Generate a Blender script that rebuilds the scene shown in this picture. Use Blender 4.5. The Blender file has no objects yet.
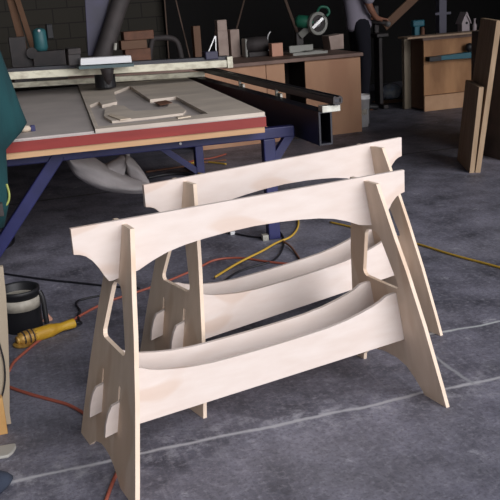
import bpy, bmesh, math, random
from mathutils import Vector, Matrix
random.seed(7)
S = bpy.context.scene
COL = S.collection

# ------------------------------------------------------------------ camera
TH = math.atan2(.155, .988)                      # turns the horses' axes into the room's
def rot(P):
    c, s = math.cos(TH), math.sin(TH)
    return Vector((P[0]*c - P[1]*s, P[0]*s + P[1]*c, P[2]))
F = 872.02; YAW, PIT, ROL = .453625, -.288234, -.065343
EYE = rot((-1.23964, -2.50559, 1.45947))
_fw = Vector((math.sin(YAW)*math.cos(PIT), math.cos(YAW)*math.cos(PIT), math.sin(PIT)))
_rt = Vector((math.cos(YAW), -math.sin(YAW), 0)); _up = _rt.cross(_fw)
FW = rot(_fw); RT = rot(_rt*math.cos(ROL) + _up*math.sin(ROL)); UP = rot(-_rt*math.sin(ROL) + _up*math.cos(ROL))
cd = bpy.data.cameras.new('camera'); cam = bpy.data.objects.new('camera', cd); COL.objects.link(cam)
m = Matrix((RT, UP, -FW)).transposed().to_4x4(); m.translation = EYE; cam.matrix_world = m
cd.sensor_fit = 'HORIZONTAL'; cd.sensor_width = 36; cd.lens = F/500*36; cd.clip_start = .02; cd.clip_end = 200
S.camera = cam
def ray(x, y): return FW + RT*((x-250)/F) - UP*((y-250)/F)
def at(x, y, z=0):                                # the point of height z seen at a pixel
    d = ray(x, y); return EYE + d*((z-EYE.z)/d.z)
def aty(x, y, Y):                                 # the point at room depth Y seen at a pixel
    d = ray(x, y); return EYE + d*((Y-EYE.y)/d.y)

# ------------------------------------------------------------------ materials
def lin(c):
    return tuple(((v/255)/12.92 if v/255 <= .04045 else ((v/255+.055)/1.055)**2.4) for v in c)
def mat(name, c, rough=.6, c2=None, scale=6, stretch=(1, 1, 1), metal=0, bump=0, bscale=None, lo=.35, hi=.65, detail=4):
    m = bpy.data.materials.new(name); m.use_nodes = True
    nt = m.node_tree; b = nt.nodes['Principled BSDF']
    b.inputs['Roughness'].default_value = rough; b.inputs['Metallic'].default_value = metal
    c = lin(c) + (1,)
    b.inputs['Base Color'].default_value = c
    tc = nt.nodes.new('ShaderNodeTexCoord'); mp = nt.nodes.new('ShaderNodeMapping')
    mp.inputs['Scale'].default_value = stretch; nt.links.new(tc.outputs['Object'], mp.inputs['Vector'])
    if c2 is not None:
        n = nt.nodes.new('ShaderNodeTexNoise'); n.inputs['Scale'].default_value = scale; n.inputs['Detail'].default_value = detail
        nt.links.new(mp.outputs[0], n.inputs['Vector'])
        r = nt.nodes.new('ShaderNodeValToRGB'); r.color_ramp.elements[0].position = lo; r.color_ramp.elements[1].position = hi
        r.color_ramp.elements[0].color = c; r.color_ramp.elements[1].color = lin(c2) + (1,)
        nt.links.new(n.outputs['Fac'], r.inputs[0]); nt.links.new(r.outputs[0], b.inputs['Base Color'])
    if bump:
        n2 = nt.nodes.new('ShaderNodeTexNoise'); n2.inputs['Scale'].default_value = bscale or scale*4; n2.inputs['Detail'].default_value = 6
        nt.links.new(mp.outputs[0], n2.inputs['Vector'])
        bp = nt.nodes.new('ShaderNodeBump'); bp.inputs['Strength'].default_value = bump; bp.inputs['Distance'].default_value = .01
        nt.links.new(n2.outputs['Fac'], bp.inputs['Height']); nt.links.new(bp.outputs[0], b.inputs['Normal'])
    return m

def ply_mat(name, base, grain, patch, stretch, pscale):
    """birch plywood: fine grain lines over broad pink heartwood patches"""
    m = bpy.data.materials.new(name); m.use_nodes = True
    nt = m.node_tree; N = nt.nodes.new; L = nt.links.new; b = nt.nodes['Principled BSDF']; b.inputs['Roughness'].default_value = .68
    tc = N('ShaderNodeTexCoord')
    mp = N('ShaderNodeMapping'); mp.inputs['Scale'].default_value = stretch; L(tc.outputs['Object'], mp.inputs['Vector'])
    n1 = N('ShaderNodeTexNoise'); n1.inputs['Scale'].default_value = 30; n1.inputs['Detail'].default_value = 5; L(mp.outputs[0], n1.inputs['Vector'])
    r1 = N('ShaderNodeValToRGB'); r1.color_ramp.elements[0].position = .3; r1.color_ramp.elements[1].position = .7
    r1.color_ramp.elements[0].color = lin(base)+(1,); r1.color_ramp.elements[1].color = lin(grain)+(1,); L(n1.outputs['Fac'], r1.inputs[0])
    mp2 = N('ShaderNodeMapping'); mp2.inputs['Scale'].default_value = [s**.6 for s in stretch]; L(tc.outputs['Object'], mp2.inputs['Vector'])
    n2 = N('ShaderNodeTexNoise'); n2.inputs['Scale'].default_value = pscale; n2.inputs['Detail'].default_value = 1.5; L(mp2.outputs[0], n2.inputs['Vector'])
    r2 = N('ShaderNodeValToRGB'); r2.color_ramp.elements[0].position = .575; r2.color_ramp.elements[1].position = .60
    r2.color_ramp.elements[0].color = (0, 0, 0, 1); r2.color_ramp.elements[1].color = (.6, .6, .6, 1); L(n2.outputs['Fac'], r2.inputs[0])
    mx = N('ShaderNodeMix'); mx.data_type = 'RGBA'; L(r2.outputs[0], mx.inputs[0]); L(r1.outputs[0], mx.inputs[6]); mx.inputs[7].default_value = lin(patch)+(1,)
    L(mx.outputs[2], b.inputs['Base Color'])
    return m

M = {}
M['ply'] = ply_mat('birch_plywood', (221, 209, 202), (213, 198, 189), (207, 184, 168), (.25, 1, 1), 5)
M['ply_panel'] = ply_mat('birch_plywood_panel', (229, 209, 190), (219, 198, 176), (207, 179, 153), (1, 1, .2), 4)
M['blue'] = mat('blue_paint', (40, 43, 94), .45, (33, 36, 80), 8)
M['black_steel'] = mat('black_painted_steel', (20, 21, 32), .4, (27, 28, 40), 5)
M['rail_steel'] = mat('dark_rail_steel', (52, 52, 58), .35, metal=.3)
M['alu'] = mat('aluminium', (200, 200, 190), .4, (170, 168, 158), 20, metal=.4)
M['cream'] = mat('worn_cream_paint', (226, 222, 200), .45, (176, 168, 146), 14, stretch=(1, 1, 2), lo=.42, hi=.75)
M['red'] = mat('red_board', (150, 52, 46), .6, (134, 44, 40), 8, stretch=(.3, 1, 3))
M['tan'] = mat('tan_board', (205, 165, 125), .6, (190, 150, 110), 8, stretch=(.3, 1, 3))
M['mdf'] = mat('grey_mdf', (190, 181, 177), .55, (174, 166, 163), 3)
M['ply_grey'] = mat('dusty_plywood', (210, 198, 184), .7, (188, 176, 164), 5, stretch=(.5, 1, 1))
M['ply_edge'] = mat('pale_plywood_offcut', (214, 200, 182), .7, (196, 180, 160), 12)
M['black'] = mat('black_plastic', (24, 24, 27), .5, (32, 32, 36), 6)
M['dark'] = mat('dark_machine', (34, 30, 32), .55, (52, 44, 44), 9)
M['purple'] = mat('purple_grey_plate', (50, 47, 76), .5, (42, 40, 62), 6)
M['hose'] = mat('dark_grey_hose', (62, 56, 56), .7, (50, 46, 46), 10)
M['white'] = mat('white_paint', (225, 226, 228), .45)
M['teal_dark'] = mat('dark_teal_metal', (60, 84, 88), .45)
M['green_cloth'] = mat('dark_green_cloth', (14, 64, 68), .9, (10, 50, 55), 6, stretch=(2, 2, .4), bump=.25, bscale=60)
M['bag'] = mat('grey_bag_cloth', (186, 180, 180), .9, (166, 160, 160), 5, bump=.3, bscale=50)
M['orange'] = mat('orange_cord', (156, 84, 68), .55)
M['yellow'] = mat('yellow_cord', (190, 154, 60), .5)
M['blackcord'] = mat('black_cord', (26, 26, 32), .5)
M['green_cord'] = mat('pale_green_cord', (168, 176, 96), .5)
M['tool_yellow'] = mat('yellow_tool_plastic', (204, 162, 46), .45, (186, 142, 40), 20)
M['tool_head'] = mat('tan_gear_head', (186, 146, 70), .4, (140, 104, 50), 40, metal=.2)
M['tape'] = mat('duct_tape', (178, 172, 160), .5, (158, 152, 140), 30)
M['pink'] = mat('pinkish_wood', (214, 160, 136), .7)
M['board'] = mat('beige_board', (172, 158, 138), .7, (156, 142, 122), 6, stretch=(1, 1, .2))
M['endtan'] = mat('tan_softwood', (206, 164, 104), .7, (184, 140, 84), 8)
M['counter_top'] = mat('brown_counter_top', (138, 112, 100), .6, (118, 94, 84), 5)
M['counter'] = mat('counter_plywood', (192, 148, 116), .65, (178, 132, 102), 5, stretch=(1, 1, .3))
M['cab'] = mat('cabinet_wood', (180, 134, 92), .65, (142, 100, 64), 5, stretch=(1, 1, .35))
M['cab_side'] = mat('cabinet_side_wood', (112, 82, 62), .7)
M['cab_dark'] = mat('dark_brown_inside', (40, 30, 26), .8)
M['plinth'] = mat('plinth_wood', (196, 156, 122), .7, (180, 140, 106), 6)
M['plank_face'] = mat('brown_plank', (172, 146, 122), .75, (150, 126, 104), 9, stretch=(3, 3, .25))
M['plank_edge'] = mat('pale_sawn_edge', (180, 154, 126), .75, (162, 136, 108), 9, stretch=(3, 3, .3))
M['teal'] = mat('teal_plastic', (20, 92, 108), .5)
M['birdhouse'] = mat('pale_birdhouse_wood', (176, 164, 168), .7)
M['grey_post'] = mat('grey_post_paint', (110, 108, 122), .7)
M['white_bucket'] = mat('white_plastic', (242, 240, 240), .5, (225, 223, 223), 8)
M['bag_blue'] = mat('bluish_plastic_bag', (196, 208, 230), .35, (238, 242, 248), 14)
M['rust'] = mat('rust_brown_wood', (120, 80, 60), .7, (96, 64, 48), 12)
M['box'] = mat('dull_cardboard', (186, 166, 156), .8, (166, 146, 136), 8)
M['saw_green'] = mat('green_saw_body', (28, 96, 74), .5)
M['saw_grey'] = mat('saw_grey_metal', (140, 140, 134), .4, metal=.2)
M['steel'] = mat('bright_steel', (190, 190, 190), .3, metal=.7)
M['router_green'] = mat('blue_green_motor', (56, 112, 118), .45)
M['grey_shirt'] = mat('grey_shirt_cloth', (150, 144, 158), .9)
M['jeans'] = mat('dark_blue_jeans', (18, 18, 30), .95)
M['skin'] = mat('skin', (150, 104, 84), .6)
M['hair'] = mat('dark_hair', (30, 24, 22), .8)
M['bluecloth'] = mat('dark_blue_cloth', (38, 46, 62), .9, (48, 56, 72), 12)
M['offgrey'] = mat('pale_grey_plastic', (168, 166, 160), .6)
M['stick'] = mat('dull_brown_stick', (100, 82, 72), .8)
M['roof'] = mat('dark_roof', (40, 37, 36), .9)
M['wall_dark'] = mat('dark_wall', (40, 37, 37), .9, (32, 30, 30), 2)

# ------------------------------------------------------------------ mesh helpers
def link(name, bm, mt, parent=None, smooth=False):
    bmesh.ops.recalc_face_normals(bm, faces=bm.faces)
    me = bpy.data.meshes.new(name); bm.to_mesh(me); bm.free()
    for k in (mt if isinstance(mt, (list, tuple)) else [mt]): me.materials.append(k)
    if smooth:
        for p in me.polygons: p.use_smooth = True
    o = bpy.data.objects.new(name, me); COL.objects.link(o)
    if parent: o.parent = parent
    return o
def bevel(o, w=.003, seg=2):
    md = o.modifiers.new('bevel', 'BEVEL'); md.width = w; md.segments = seg; md.limit_method = 'ANGLE'; return o
def tag(o, label, cat, group=None, kind=None):
    o['label'] = label; o['category'] = cat
    if group: o['group'] = group
    if kind: o['kind'] = kind
    return o
def empty(name, loc, rz=0):
    o = bpy.data.objects.new(name, None); COL.objects.link(o); o.location = loc; o.rotation_euler = (0, 0, rz); o.empty_display_size = .1
    return o
def local(parent, P):                              # a world point in the frame of a thing's Empty
    v = Vector(P) - parent.location; c, s = math.cos(-parent.rotation_euler.z), math.sin(-parent.rotation_euler.z)
    return Vector((v.x*c - v.y*s, v.x*s + v.y*c, v.z))
def hexa(bm, pts, mi=0):                           # 8 points: bottom ring, then top ring
    v = [bm.verts.new(p) for p in pts]
    for f in ((0, 1, 2, 3), (4, 5, 6, 7), (0, 1, 5, 4), (1, 2, 6, 5), (2, 3, 7, 6), (3, 0, 4, 7)):
        bm.faces.new([v[i] for i in f]).material_index = mi
def box(bm, x0, x1, y0, y1, z0, z1, mi=0):
    hexa(bm, [(x0, y0, z0), (x1, y0, z0), (x1, y1, z0), (x0, y1, z0), (x0, y0, z1), (x1, y0, z1), (x1, y1, z1), (x0, y1, z1)], mi)
def bar(bm, a, b, w, h, side=None, mi=0):          # a square bar from a to b
    a, b = Vector(a), Vector(b); d = (b-a).normalized()
    s = Vector(side) if side else (d.cross(Vector((0, 0, 1))) if abs(d.z) < .95 else Vector((1, 0, 0)))
    s = (s - d*s.dot(d)).normalized(); t = s.cross(d)
    r = [s*(w/2)*i + t*(h/2)*j for i, j in ((-1, -1), (1, -1), (1, 1), (-1, 1))]
    hexa(bm, [a+k for k in r] + [b+k for k in r], mi)
def smooth_path(P, n=8):
    P = [Vector(p) for p in P]; out = []
    for i in range(len(P)-1):
        p0, p1, p2, p3 = P[max(i-1, 0)], P[i], P[i+1], P[min(i+2, len(P)-1)]
        for k in range(n):
            t = k/n
            out.append(.5*((2*p1) + (p2-p0)*t + (2*p0-5*p1+4*p2-p3)*t*t + (3*p1-p0-3*p2+p3)*t**3))
    return out + [P[-1]]
def tube(bm, P, r, n=8, smooth=8, squash=1.0, cap=True):
    path = smooth_path(P, smooth) if smooth else [Vector(p) for p in P]
    rr = r if callable(r) else (lambda t: r)
    rings = []; prev = None
    for i, p in enumerate(path):
        d = (path[min(i+1, len(path)-1)] - path[max(i-1, 0)]).normalized()
        u = Vector((0, 0, 1)) if prev is None else prev
        u = u - d*u.dot(d)
        if u.length < 1e-4: u = Vector((1, 0, 0)) - d*d.x
        u.normalize(); prev = u; w = d.cross(u); q = rr(i/(len(path)-1))
        rings.append([bm.verts.new(p + u*q*squash*math.cos(a) + w*q*math.sin(a)) for a in [2*math.pi*k/n for k in range(n)]])
    for a, b in zip(rings, rings[1:]):
        for k in range(n): bm.faces.new((a[k], a[(k+1) % n], b[(k+1) % n], b[k]))
    if cap: bm.faces.new(rings[0]); bm.faces.new(rings[-1])
def lathe(bm, prof, c=(0, 0, 0), n=28, axis=None, mi=0):   # prof: (radius, height)
    c = Vector(c); ax = Vector(axis).normalized() if axis else Vector((0, 0, 1))
    u = ax.orthogonal().normalized(); w = ax.cross(u); rings = []
    for r, h in prof:
        rings.append([bm.verts.new(c + ax*h + (u*math.cos(2*math.pi*k/n) + w*math.sin(2*math.pi*k/n))*max(r, 1e-4)) for k in range(n)])
    for a, b in zip(rings, rings[1:]):
        for k in range(n): bm.faces.new((a[k], a[(k+1) % n], b[(k+1) % n], b[k])).material_index = mi
    if prof[0][0] > 1e-3: bm.faces.new(rings[0]).material_index = mi
    if prof[-1][0] > 1e-3: bm.faces.new(rings[-1]).material_index = mi
def plate(bm, outer, holes, f0, f1):               # a flat board of any outline with holes; f0, f1 map (u, v) to its two faces
    t = bmesh.new(); es = []; loops = []
    for lp in [outer] + list(holes):
        vs = [t.verts.new((u, v, 0)) for u, v in lp]; loops.append(len(vs))
        es += [t.edges.new((vs[i], vs[(i+1) % len(vs)])) for i in range(len(vs))]
    bmesh.ops.triangle_fill(t, use_beauty=True, use_dissolve=False, edges=es)
    t.verts.ensure_lookup_table(); t.verts.index_update()
    a = [bm.verts.new(f0(v.co.x, v.co.y)) for v in t.verts]; b = [bm.verts.new(f1(v.co.x, v.co.y)) for v in t.verts]
    for f in t.faces:
        i = [v.index for v in f.verts]; bm.faces.new([a[k] for k in i]); bm.faces.new([b[k] for k in reversed(i)])
    s = 0
    for n in loops:
        for i in range(n):
            j = (i+1) % n; bm.faces.new((a[s+i], a[s+j], b[s+j], b[s+i]))
        s += n
    t.free()
def one(name, mt, fn, parent=None, smooth=False, bev=0):
    bm = bmesh.new(); fn(bm); o = link(name, bm, mt, parent, smooth)
    if bev: bevel(o, bev)
    return o

# ------------------------------------------------------------------ the setting
def floor_mat():
    m = bpy.data.materials.new('worn_concrete'); m.use_nodes = True
    nt = m.node_tree; N = nt.nodes.new; L = nt.links.new; b = nt.nodes['Principled BSDF']
    tc = N('ShaderNodeTexCoord'); P = tc.outputs['Object']
    def noise(sc, det=5, rough=.55, stretch=None):
        n = N('ShaderNodeTexNoise'); n.inputs['Scale'].default_value = sc; n.inputs['Detail'].default_value = det; n.inputs['Roughness'].default_value = rough
        if stretch:
            mp = N('ShaderNodeMapping'); mp.inputs['Scale'].default_value = stretch; L(P, mp.inputs['Vector']); L(mp.outputs[0], n.inputs['Vector'])
        else: L(P, n.inputs['Vector'])
        return n.outputs['Fac']
    def ramp(v, a, c0, d, c1):
        r = N('ShaderNodeValToRGB'); r.color_ramp.elements[0].position = a; r.color_ramp.elements[1].position = d
        r.color_ramp.elements[0].color = c0; r.color_ramp.elements[1].color = c1; L(v, r.inputs[0]); return r.outputs[0]
    def mix(f, a, c):
        x = N('ShaderNodeMix'); x.data_type = 'RGBA'; L(f, x.inputs[0]); L(a, x.inputs[6])
        if isinstance(c, tuple): x.inputs[7].default_value = c
        else: L(c, x.inputs[7])
        return x.outputs[2]
    def math_(op, a, c):
        x = N('ShaderNodeMath'); x.operation = op
        for i, v in ((0, a), (1, c)):
            if isinstance(v, (int, float)): x.inputs[i].default_value = v
            else: L(v, x.inputs[i])
        return x.outputs[0]
    g = lambda r, gg, bb: lin((r, gg, bb)) + (1,)
    col = ramp(noise(3.4, 9, .66), .36, g(68, 68, 78), .64, g(130, 129, 144))
    col = mix(ramp(noise(1.1, 4), .5, (0, 0, 0, 1), .72, (.55, .55, .55, 1)), col, g(136, 135, 146))
    col = mix(ramp(noise(38, 6, .75), .5, (0, 0, 0, 1), .7, (.75, .75, .75, 1)), col, g(152, 151, 162))
    col = mix(ramp(noise(62, 5, .75), .48, (0, 0, 0, 1), .7, (.8, .8, .8, 1)), col, g(68, 67, 76))
    # brushed streaks across the front bay
    col = mix(ramp(noise(9, 4, .6, (6, .5, 1)), .54, (0, 0, 0, 1), .8, (.4, .4, .4, 1)), col, g(154, 153, 164))
    # pale scuffs
    col = mix(ramp(noise(7, 7, .75), .61, (0, 0, 0, 1), .68, (.6, .6, .6, 1)), col, g(178, 178, 186))
    sx = N('ShaderNodeSeparateXYZ'); L(P, sx.inputs[0])
    def line(axis, c, w, amp, nsc, lo=None, hi=None, across='X'):
        d = math_('SUBTRACT', sx.outputs[axis], c)
        d = math_('ADD', d, math_('MULTIPLY', math_('SUBTRACT', noise(nsc, 5), .5), amp))
        d = math_('ABSOLUTE', d, 0)
        f = math_('SUBTRACT', 1, math_('MINIMUM', math_('DIVIDE', d, w), 1))
        f = math_('MULTIPLY', f, math_('ADD', -.1, math_('MULTIPLY', noise(7, 6, .7), 1.7)))
        if lo is not None: f = math_('MULTIPLY', f, math_('GREATER_THAN', sx.outputs[across], lo))
        if hi is not None: f = math_('MULTIPLY', f, math_('LESS_THAN', sx.outputs[across], hi))
        return math_('MINIMUM', math_('MULTIPLY', f, 1.6), .92)
    powder = math_('MULTIPLY', line('Y', -.055, .16, .1, 4), ramp(noise(13, 7, .75), .5, (0, 0, 0, 1), .66, (.75, .75, .75, 1)))
    col = mix(powder, col, g(176, 176, 184))
    col = mix(line('Y', -.052, .013, .05, 4), col, g(184, 184, 190))
    col = mix(line('X', .79, .011, .12, 3, -.06, .42, 'Y'), col, g(150, 152, 158))
    col = mix(line('Y', .43, .012, .06, 5, .8), col, g(196, 200, 202))
    col = mix(line('Y', 4.15, .022, .03, 2), col, g(50, 48, 50))
    L(col, b.inputs['Base Color'])
    r = N('ShaderNodeMapRange'); r.inputs['To Min'].default_value = .45; r.inputs['To Max'].default_value = .75; L(noise(3, 4), r.inputs[0]); L(r.outputs[0], b.inputs['Roughness'])
    bp = N('ShaderNodeBump'); bp.inputs['Strength'].default_value = .35; bp.inputs['Distance'].default_value = .004; L(noise(60, 6, .7), bp.inputs['Height']); L(bp.outputs[0], b.inputs['Normal'])
    return m
def block_mat():
    m = bpy.data.materials.new('concrete_blocks'); m.use_nodes = True
    nt = m.node_tree; N = nt.nodes.new; L = nt.links.new; b = nt.nodes['Principled BSDF']; b.inputs['Roughness'].default_value = .9
    tc = N('ShaderNodeTexCoord'); mp = N('ShaderNodeMapping'); mp.inputs['Rotation'].default_value = (math.pi/2, 0, 0); L(tc.outputs['Object'], mp.inputs['Vector'])
    k = N('ShaderNodeTexBrick'); L(mp.outputs[0], k.inputs['Vector']); k.inputs['Scale'].default_value = 1
    k.inputs['Brick Width'].default_value = .4; k.inputs['Row Height'].default_value = .2; k.inputs['Mortar Size'].default_value = .008
    k.inputs['Color1'].default_value = lin((66, 62, 55))+(1,); k.inputs['Color2'].default_value = lin((64, 61, 55))+(1,); k.inputs['Mortar'].default_value = lin((46, 44, 40))+(1,)  # darker than plain grey block; the dim light is put into the colour
    L(k.outputs['Color'], b.inputs['Base Color']); return m
def struct(name, fn, mt):
    o = one(name, mt, fn); o['kind'] = 'structure'; return o
struct('floor', lambda b: box(b, -12, 14, -16, 10, -.12, 0), floor_mat())
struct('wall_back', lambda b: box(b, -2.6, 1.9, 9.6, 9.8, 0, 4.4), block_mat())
struct('wall_far', lambda b: box(b, 1.9, 8.2, 9.4, 9.8, 0, 4.4), mat('wall_shade_black', (20, 18, 18), .95))  # near-black colour puts the unlit bay's darkness into this wall
struct('wall_left', lambda b: box(b, -2.8, -2.6, -3.4, 9.8, 0, 4.4), M['wall_dark'])  # unseen side wall, set close and dark to block light from the left
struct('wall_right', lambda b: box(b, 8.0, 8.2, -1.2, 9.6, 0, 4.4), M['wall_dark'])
struct('ceiling', lambda b: box(b, -2.8, 8.2, -1.2, 9.8, 4.4, 4.55), M['roof'])  # unseen roof, its height chosen to let daylight reach deep inside
# ------------------------------------------------------------------ the two sawhorses
def sawhorse(name, loc, rz, H, tt, wb, dz, label):
    hw, th, wt, r = .4516, .0145, .081, .0812
    root = empty(name, loc, rz); tag(root, label, 'sawhorse', 'plywood sawhorses')
    k = (H-.8)
    X = lambda s, z, i: s*(hw + (H-z)*tt - (th if i else 0))
    # top beam: broad over the legs, arched between them
    half = [(0, .714), (.1, .711), (.18, .705), (.25, .697), (.31, .685), (.36, .668), (.39, .655), (.412, .645), (.425, .642),
            (.50, .628), (.512, .629), (.524, .648), (.538, .676), (.556, .703), (.575, .721), (.592, .729), (.611, .733), (.611, .8135)]
    half = [(x, z+k) for x, z in half]
    out = [(-x, z) for x, z in reversed(half)] + half[1:]
    one('top_beam', M['ply'], lambda b: plate(b, out, [], lambda u, v: (u, -th/2, v), lambda u, v: (u, th/2, v)), root)
    # leg panels
    S_ = wb/.282
    edge = [(wt, H), (.108, .71+k), (.136, .61+k), (.172*S_, .50+k), (.224*S_, .3), (.268*S_, .08), (wb, 0)]
    archs = {1: [(.236*S_, 0), (.225*S_, .03), (.19*S_, .06), (.13*S_, .088), (.06, .102), (-.02, .102), (-.07*S_, .088), (-.11*S_, .056), (-.14*S_, .024), (-.16*S_, 0)],
             -1: [(.178*S_, 0), (.15*S_, .022), (.11*S_, .044), (.06*S_, .058), (.02, .06), (-.03, .055), (-.07*S_, .042), (-.105*S_, .024), (-.13*S_, .01), (-.146*S_, 0)]}
    notch = .7+k
    outl = lambda s: [(th/2, H)] + edge + archs[s] + [(-y, z) for y, z in reversed(edge)] + [(-th/2, H), (-th/2, notch), (th/2, notch)]
    op = [(-.03, .612), (0, .616), (.03, .612), (.046, .596), (.062, .555), (.108, .432), (.106, .418), (.094, .41), (-.094, .41), (-.106, .418), (-.108, .432), (-.062, .555), (-.046, .596)]
    op = [(y, z+k) for y, z in op]
    def slot(c, s): return [(c-th/2, .179+s*.02+dz), (c+th/2, .179+s*.02+dz), (c+th/2, .328+s*.02+dz), (c-th/2, .328+s*.02+dz)]
    for s in (-1, 1):
        one('leg_panel', M['ply_panel'], lambda b: plate(b, outl(s), [op, slot(-r, s), slot(r, s)],
            lambda u, v: (X(s, v, 0), u, v), lambda u, v: (X(s, v, 1), u, v)), root)
    # the two hooked side rails of the tray
    prof = [(0, .313), (.08, .3135), (.16, .315), (.22, .317), (.3, .325), (.36, .336), (.41, .348), (.44, .358), (.455, .366), (.468, .372), (.49, .374)]
    t = lambda x: .036*x + dz
    def rail(c):
        up = [(x, z+t(x)) for x, z in prof]
        R_ = up + [(X(1, .374+t(.5), 1), .374+t(.5)), (X(1, .285+t(.55), 1), .285+t(.55)), (X(1, .28+t(.56), 0), .28+t(.56)),
             (.572, .272+t(.57)), (.586, .25+t(.58)), (.598, .215+t(.6)), (.605, .175+t(.6)), (X(1, .18+t(.56), 1)-.0, .185+t(.56))]
        def mir(x, z): return (-x, z-2*(t(x)-dz))
        L_ = [mir(*p) for p in reversed(R_)]
        one('side_rail', M['ply'], lambda b: plate(b, L_[:-1] + R_, [], lambda u, v: (u, c-th/2+.0005, v), lambda u, v: (u, c+th/2-.0005, v)), root)
    rail(-r); rail(r)
    return root
sawhorse('sawhorse', (0, 0, 0), TH, .8, .1757, .282, 0, 'pale plywood sawhorse in front, nearest the camera, hiding part of another')
fo = rot((.3777, .4622, 0))
sawhorse('sawhorse', fo, TH+.1005, .808, .1733, .2723, .045, 'pale plywood sawhorse standing behind the front one, nearer the blue table')

# ------------------------------------------------------------------ router table
T = empty('router_table', (.1, 2.1, 0))
tag(T, 'big blue framed machine table with red edged top and a cream gantry across it', 'machine table')
TR = Matrix.Translation((1.0, 2.1, 0)) @ Matrix.Rotation(math.radians(-3.3), 4, 'Z') @ Matrix.Translation((-1.0, -2.1, 0))   # the table stands a little askew
def rt(x, y): v = TR @ Vector((x, y, 0)); return (v.x, v.y)
def part(name, mt, fn, parent=None, smooth=False, bev=0, askew=False):
    o = one(name, mt, fn, None, smooth, bev)
    if askew: o.data.transform(TR)
    o.data.transform(Matrix.Translation(-T.location)); o.parent = parent or T
    return o
FZ0, FZ1 = .615, .68
part('frame_rail', M['blue'], lambda b: box(b, -1.1, .97, 2.17, 2.23, FZ0, FZ1), bev=.006, askew=True)
part('frame_rail', M['blue'], lambda b: box(b, -1.1, .83, 4.5, 4.56, FZ0, FZ1), bev=.006, askew=True)
part('frame_rail', M['blue'], lambda b: box(b, .76, .82, 2.23, 4.5, FZ0, FZ1), bev=.006, askew=True)
part('frame_rail', M['blue'], lambda b: box(b, -1.1, -1.04, 2.23, 4.5, FZ0, FZ1), bev=.006, askew=True)
part('leg', M['blue'], lambda b: box(b, .775, .848, 2.165, 2.235, 0, FZ0), bev=.006, askew=True)
part('leg', M['blue'], lambda b: box(b, .78, .85, 4.4, 4.5, 0, FZ0), bev=.006, askew=True)
part('leg', M['blue'], lambda b: box(b, -1.1, -1.03, 4.4, 4.5, 0, FZ0), bev=.006, askew=True)
part('leg', M['blue'], lambda b: bar(b, (-.40, 2.2, .66), (-.93, 2.2, 0.0), .07, .07), bev=.006, askew=True)
part('brace', M['blue'], lambda b: bar(b, (.95, 2.2, .63), (.80, 2.2, .43), .05, .05), askew=True)
part('brace', M['blue'], lambda b: bar(b, (.2, 4.45, .50), (.79, 4.45, .02), .09, .05), askew=True)
part('bolt', M['steel'], lambda b: lathe(b, [(.008, 0), (.008, .012)], (.28, 2.172, .645), 10, (0, -1, 0)), askew=True)
part('foot_plate', M['alu'], lambda b: box(b, .735, .77, 2.16, 2.2, 0, .035), askew=True)
quad = lambda a, z0, z1: [(x, y, z0) for x, y in a] + [(x, y, z1) for x, y in a]
bed = [(-1.1, 2.0), (.758, 2.02), (.80, 4.8), (-1.2, 4.8)]
TZ = .775
part('base_board', M['tan'], lambda b: hexa(b, quad([(-1.1, 2.01), (.75, 2.03), (.79, 4.8), (-1.2, 4.8)], .68, .715)), askew=True)
part('red_board', M['red'], lambda b: hexa(b, quad(bed, .715, TZ-.004)), askew=True)
part('spoil_board', M['mdf'], lambda b: hexa(b, quad(bed, TZ-.004, TZ)), askew=True)
# long black box beam with an open end, and the guide rail over it
def boxtube(b, x0, x1, y0, y1, z0, z1, t):
    a = [(x0, z0), (x1, z0), (x1, z1), (x0, z1)]; c = [(x0+t, z0+t), (x1-t, z0+t), (x1-t, z1-t), (x0+t, z1-t)]
    plate(b, a, [c], lambda u, v: (u, y0, v), lambda u, v: (u, y1, v))
part('side_beam', M['black_steel'], lambda b: boxtube(b, 1.005, 1.085, 1.86, 5.0, .60, .79, .01))
part('guide_rail', M['rail_steel'], lambda b: (box(b, 1.075, 1.135, 1.82, 5.0, .835, .862), box(b, 1.09, 1.12, 1.822, 5.0, .822, .835), box(b, 1.085, 1.095, 1.82, 5.0, .862, .872), box(b, 1.115, 1.125, 1.82, 5.0, .862, .872)))
part('rail_end_block', M['hose'], lambda b: boxtube(b, 1.076, 1.128, 1.812, 1.82, .83, .868, .008))
part('rail_bracket', M['alu'], lambda b: (box(b, 1.02, 1.13, 1.84, 1.90, .785, .822)), bev=.003)
for yy in (2.75, 3.55):
    part('rail_bracket', M['alu'], lambda b: (box(b, 1.075, 1.09, yy, yy+.02, .76, .84), box(b, 1.086, 1.1, yy-.05, yy, .775, .81)))
# gantry
def span(px0, y0, Y0, px1, y1, Y1, hgt, dep):
    a, c = aty(px0, y0, Y0), aty(px1, y1, Y1); a = a + (a-c)*.35
    return lambda b: hexa(b, [a, c, c+Vector((0, dep, 0)), a+Vector((0, dep, 0))] + [p+Vector((0, 0, hgt)) for p in (a, c, c+Vector((0, dep, 0)), a+Vector((0, dep, 0)))])
part('gantry_beam', M['cream'], span(15, 79.5, 4.1, 231, 67, 4.0, .055, .1), bev=.004)
part('gantry_rail', M['rail_steel'], span(15, 72.5, 4.12, 231, 60, 4.02, .03, .12))
part('gantry_rear_beam', M['cream'], span(15, 88, 4.62, 205, 76.5, 4.55, .04, .06))
part('gantry_strip', M['alu'], span(120, 65.0, 4.135, 225, 58.5, 4.035, .012, .02))
def blk(px0, py0, px1, py1, Y, dep, grow=0):       # an upright block whose front face is at depth Y
    a, c = aty(px0, py1, Y), aty(px1, py0, Y)
    return a.x, c.x, Y, Y+dep, min(a.z, c.z), max(a.z, c.z)
part('gantry_end_plate', M['cream'], lambda b: box(b, *blk(228, 56.5, 232.5, 68, 3.99, .14)))
cw = part('carriage_box', M['dark'], lambda b: box(b, *blk(69, 50, 80, 66, 3.98, .16)), bev=.006)
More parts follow.
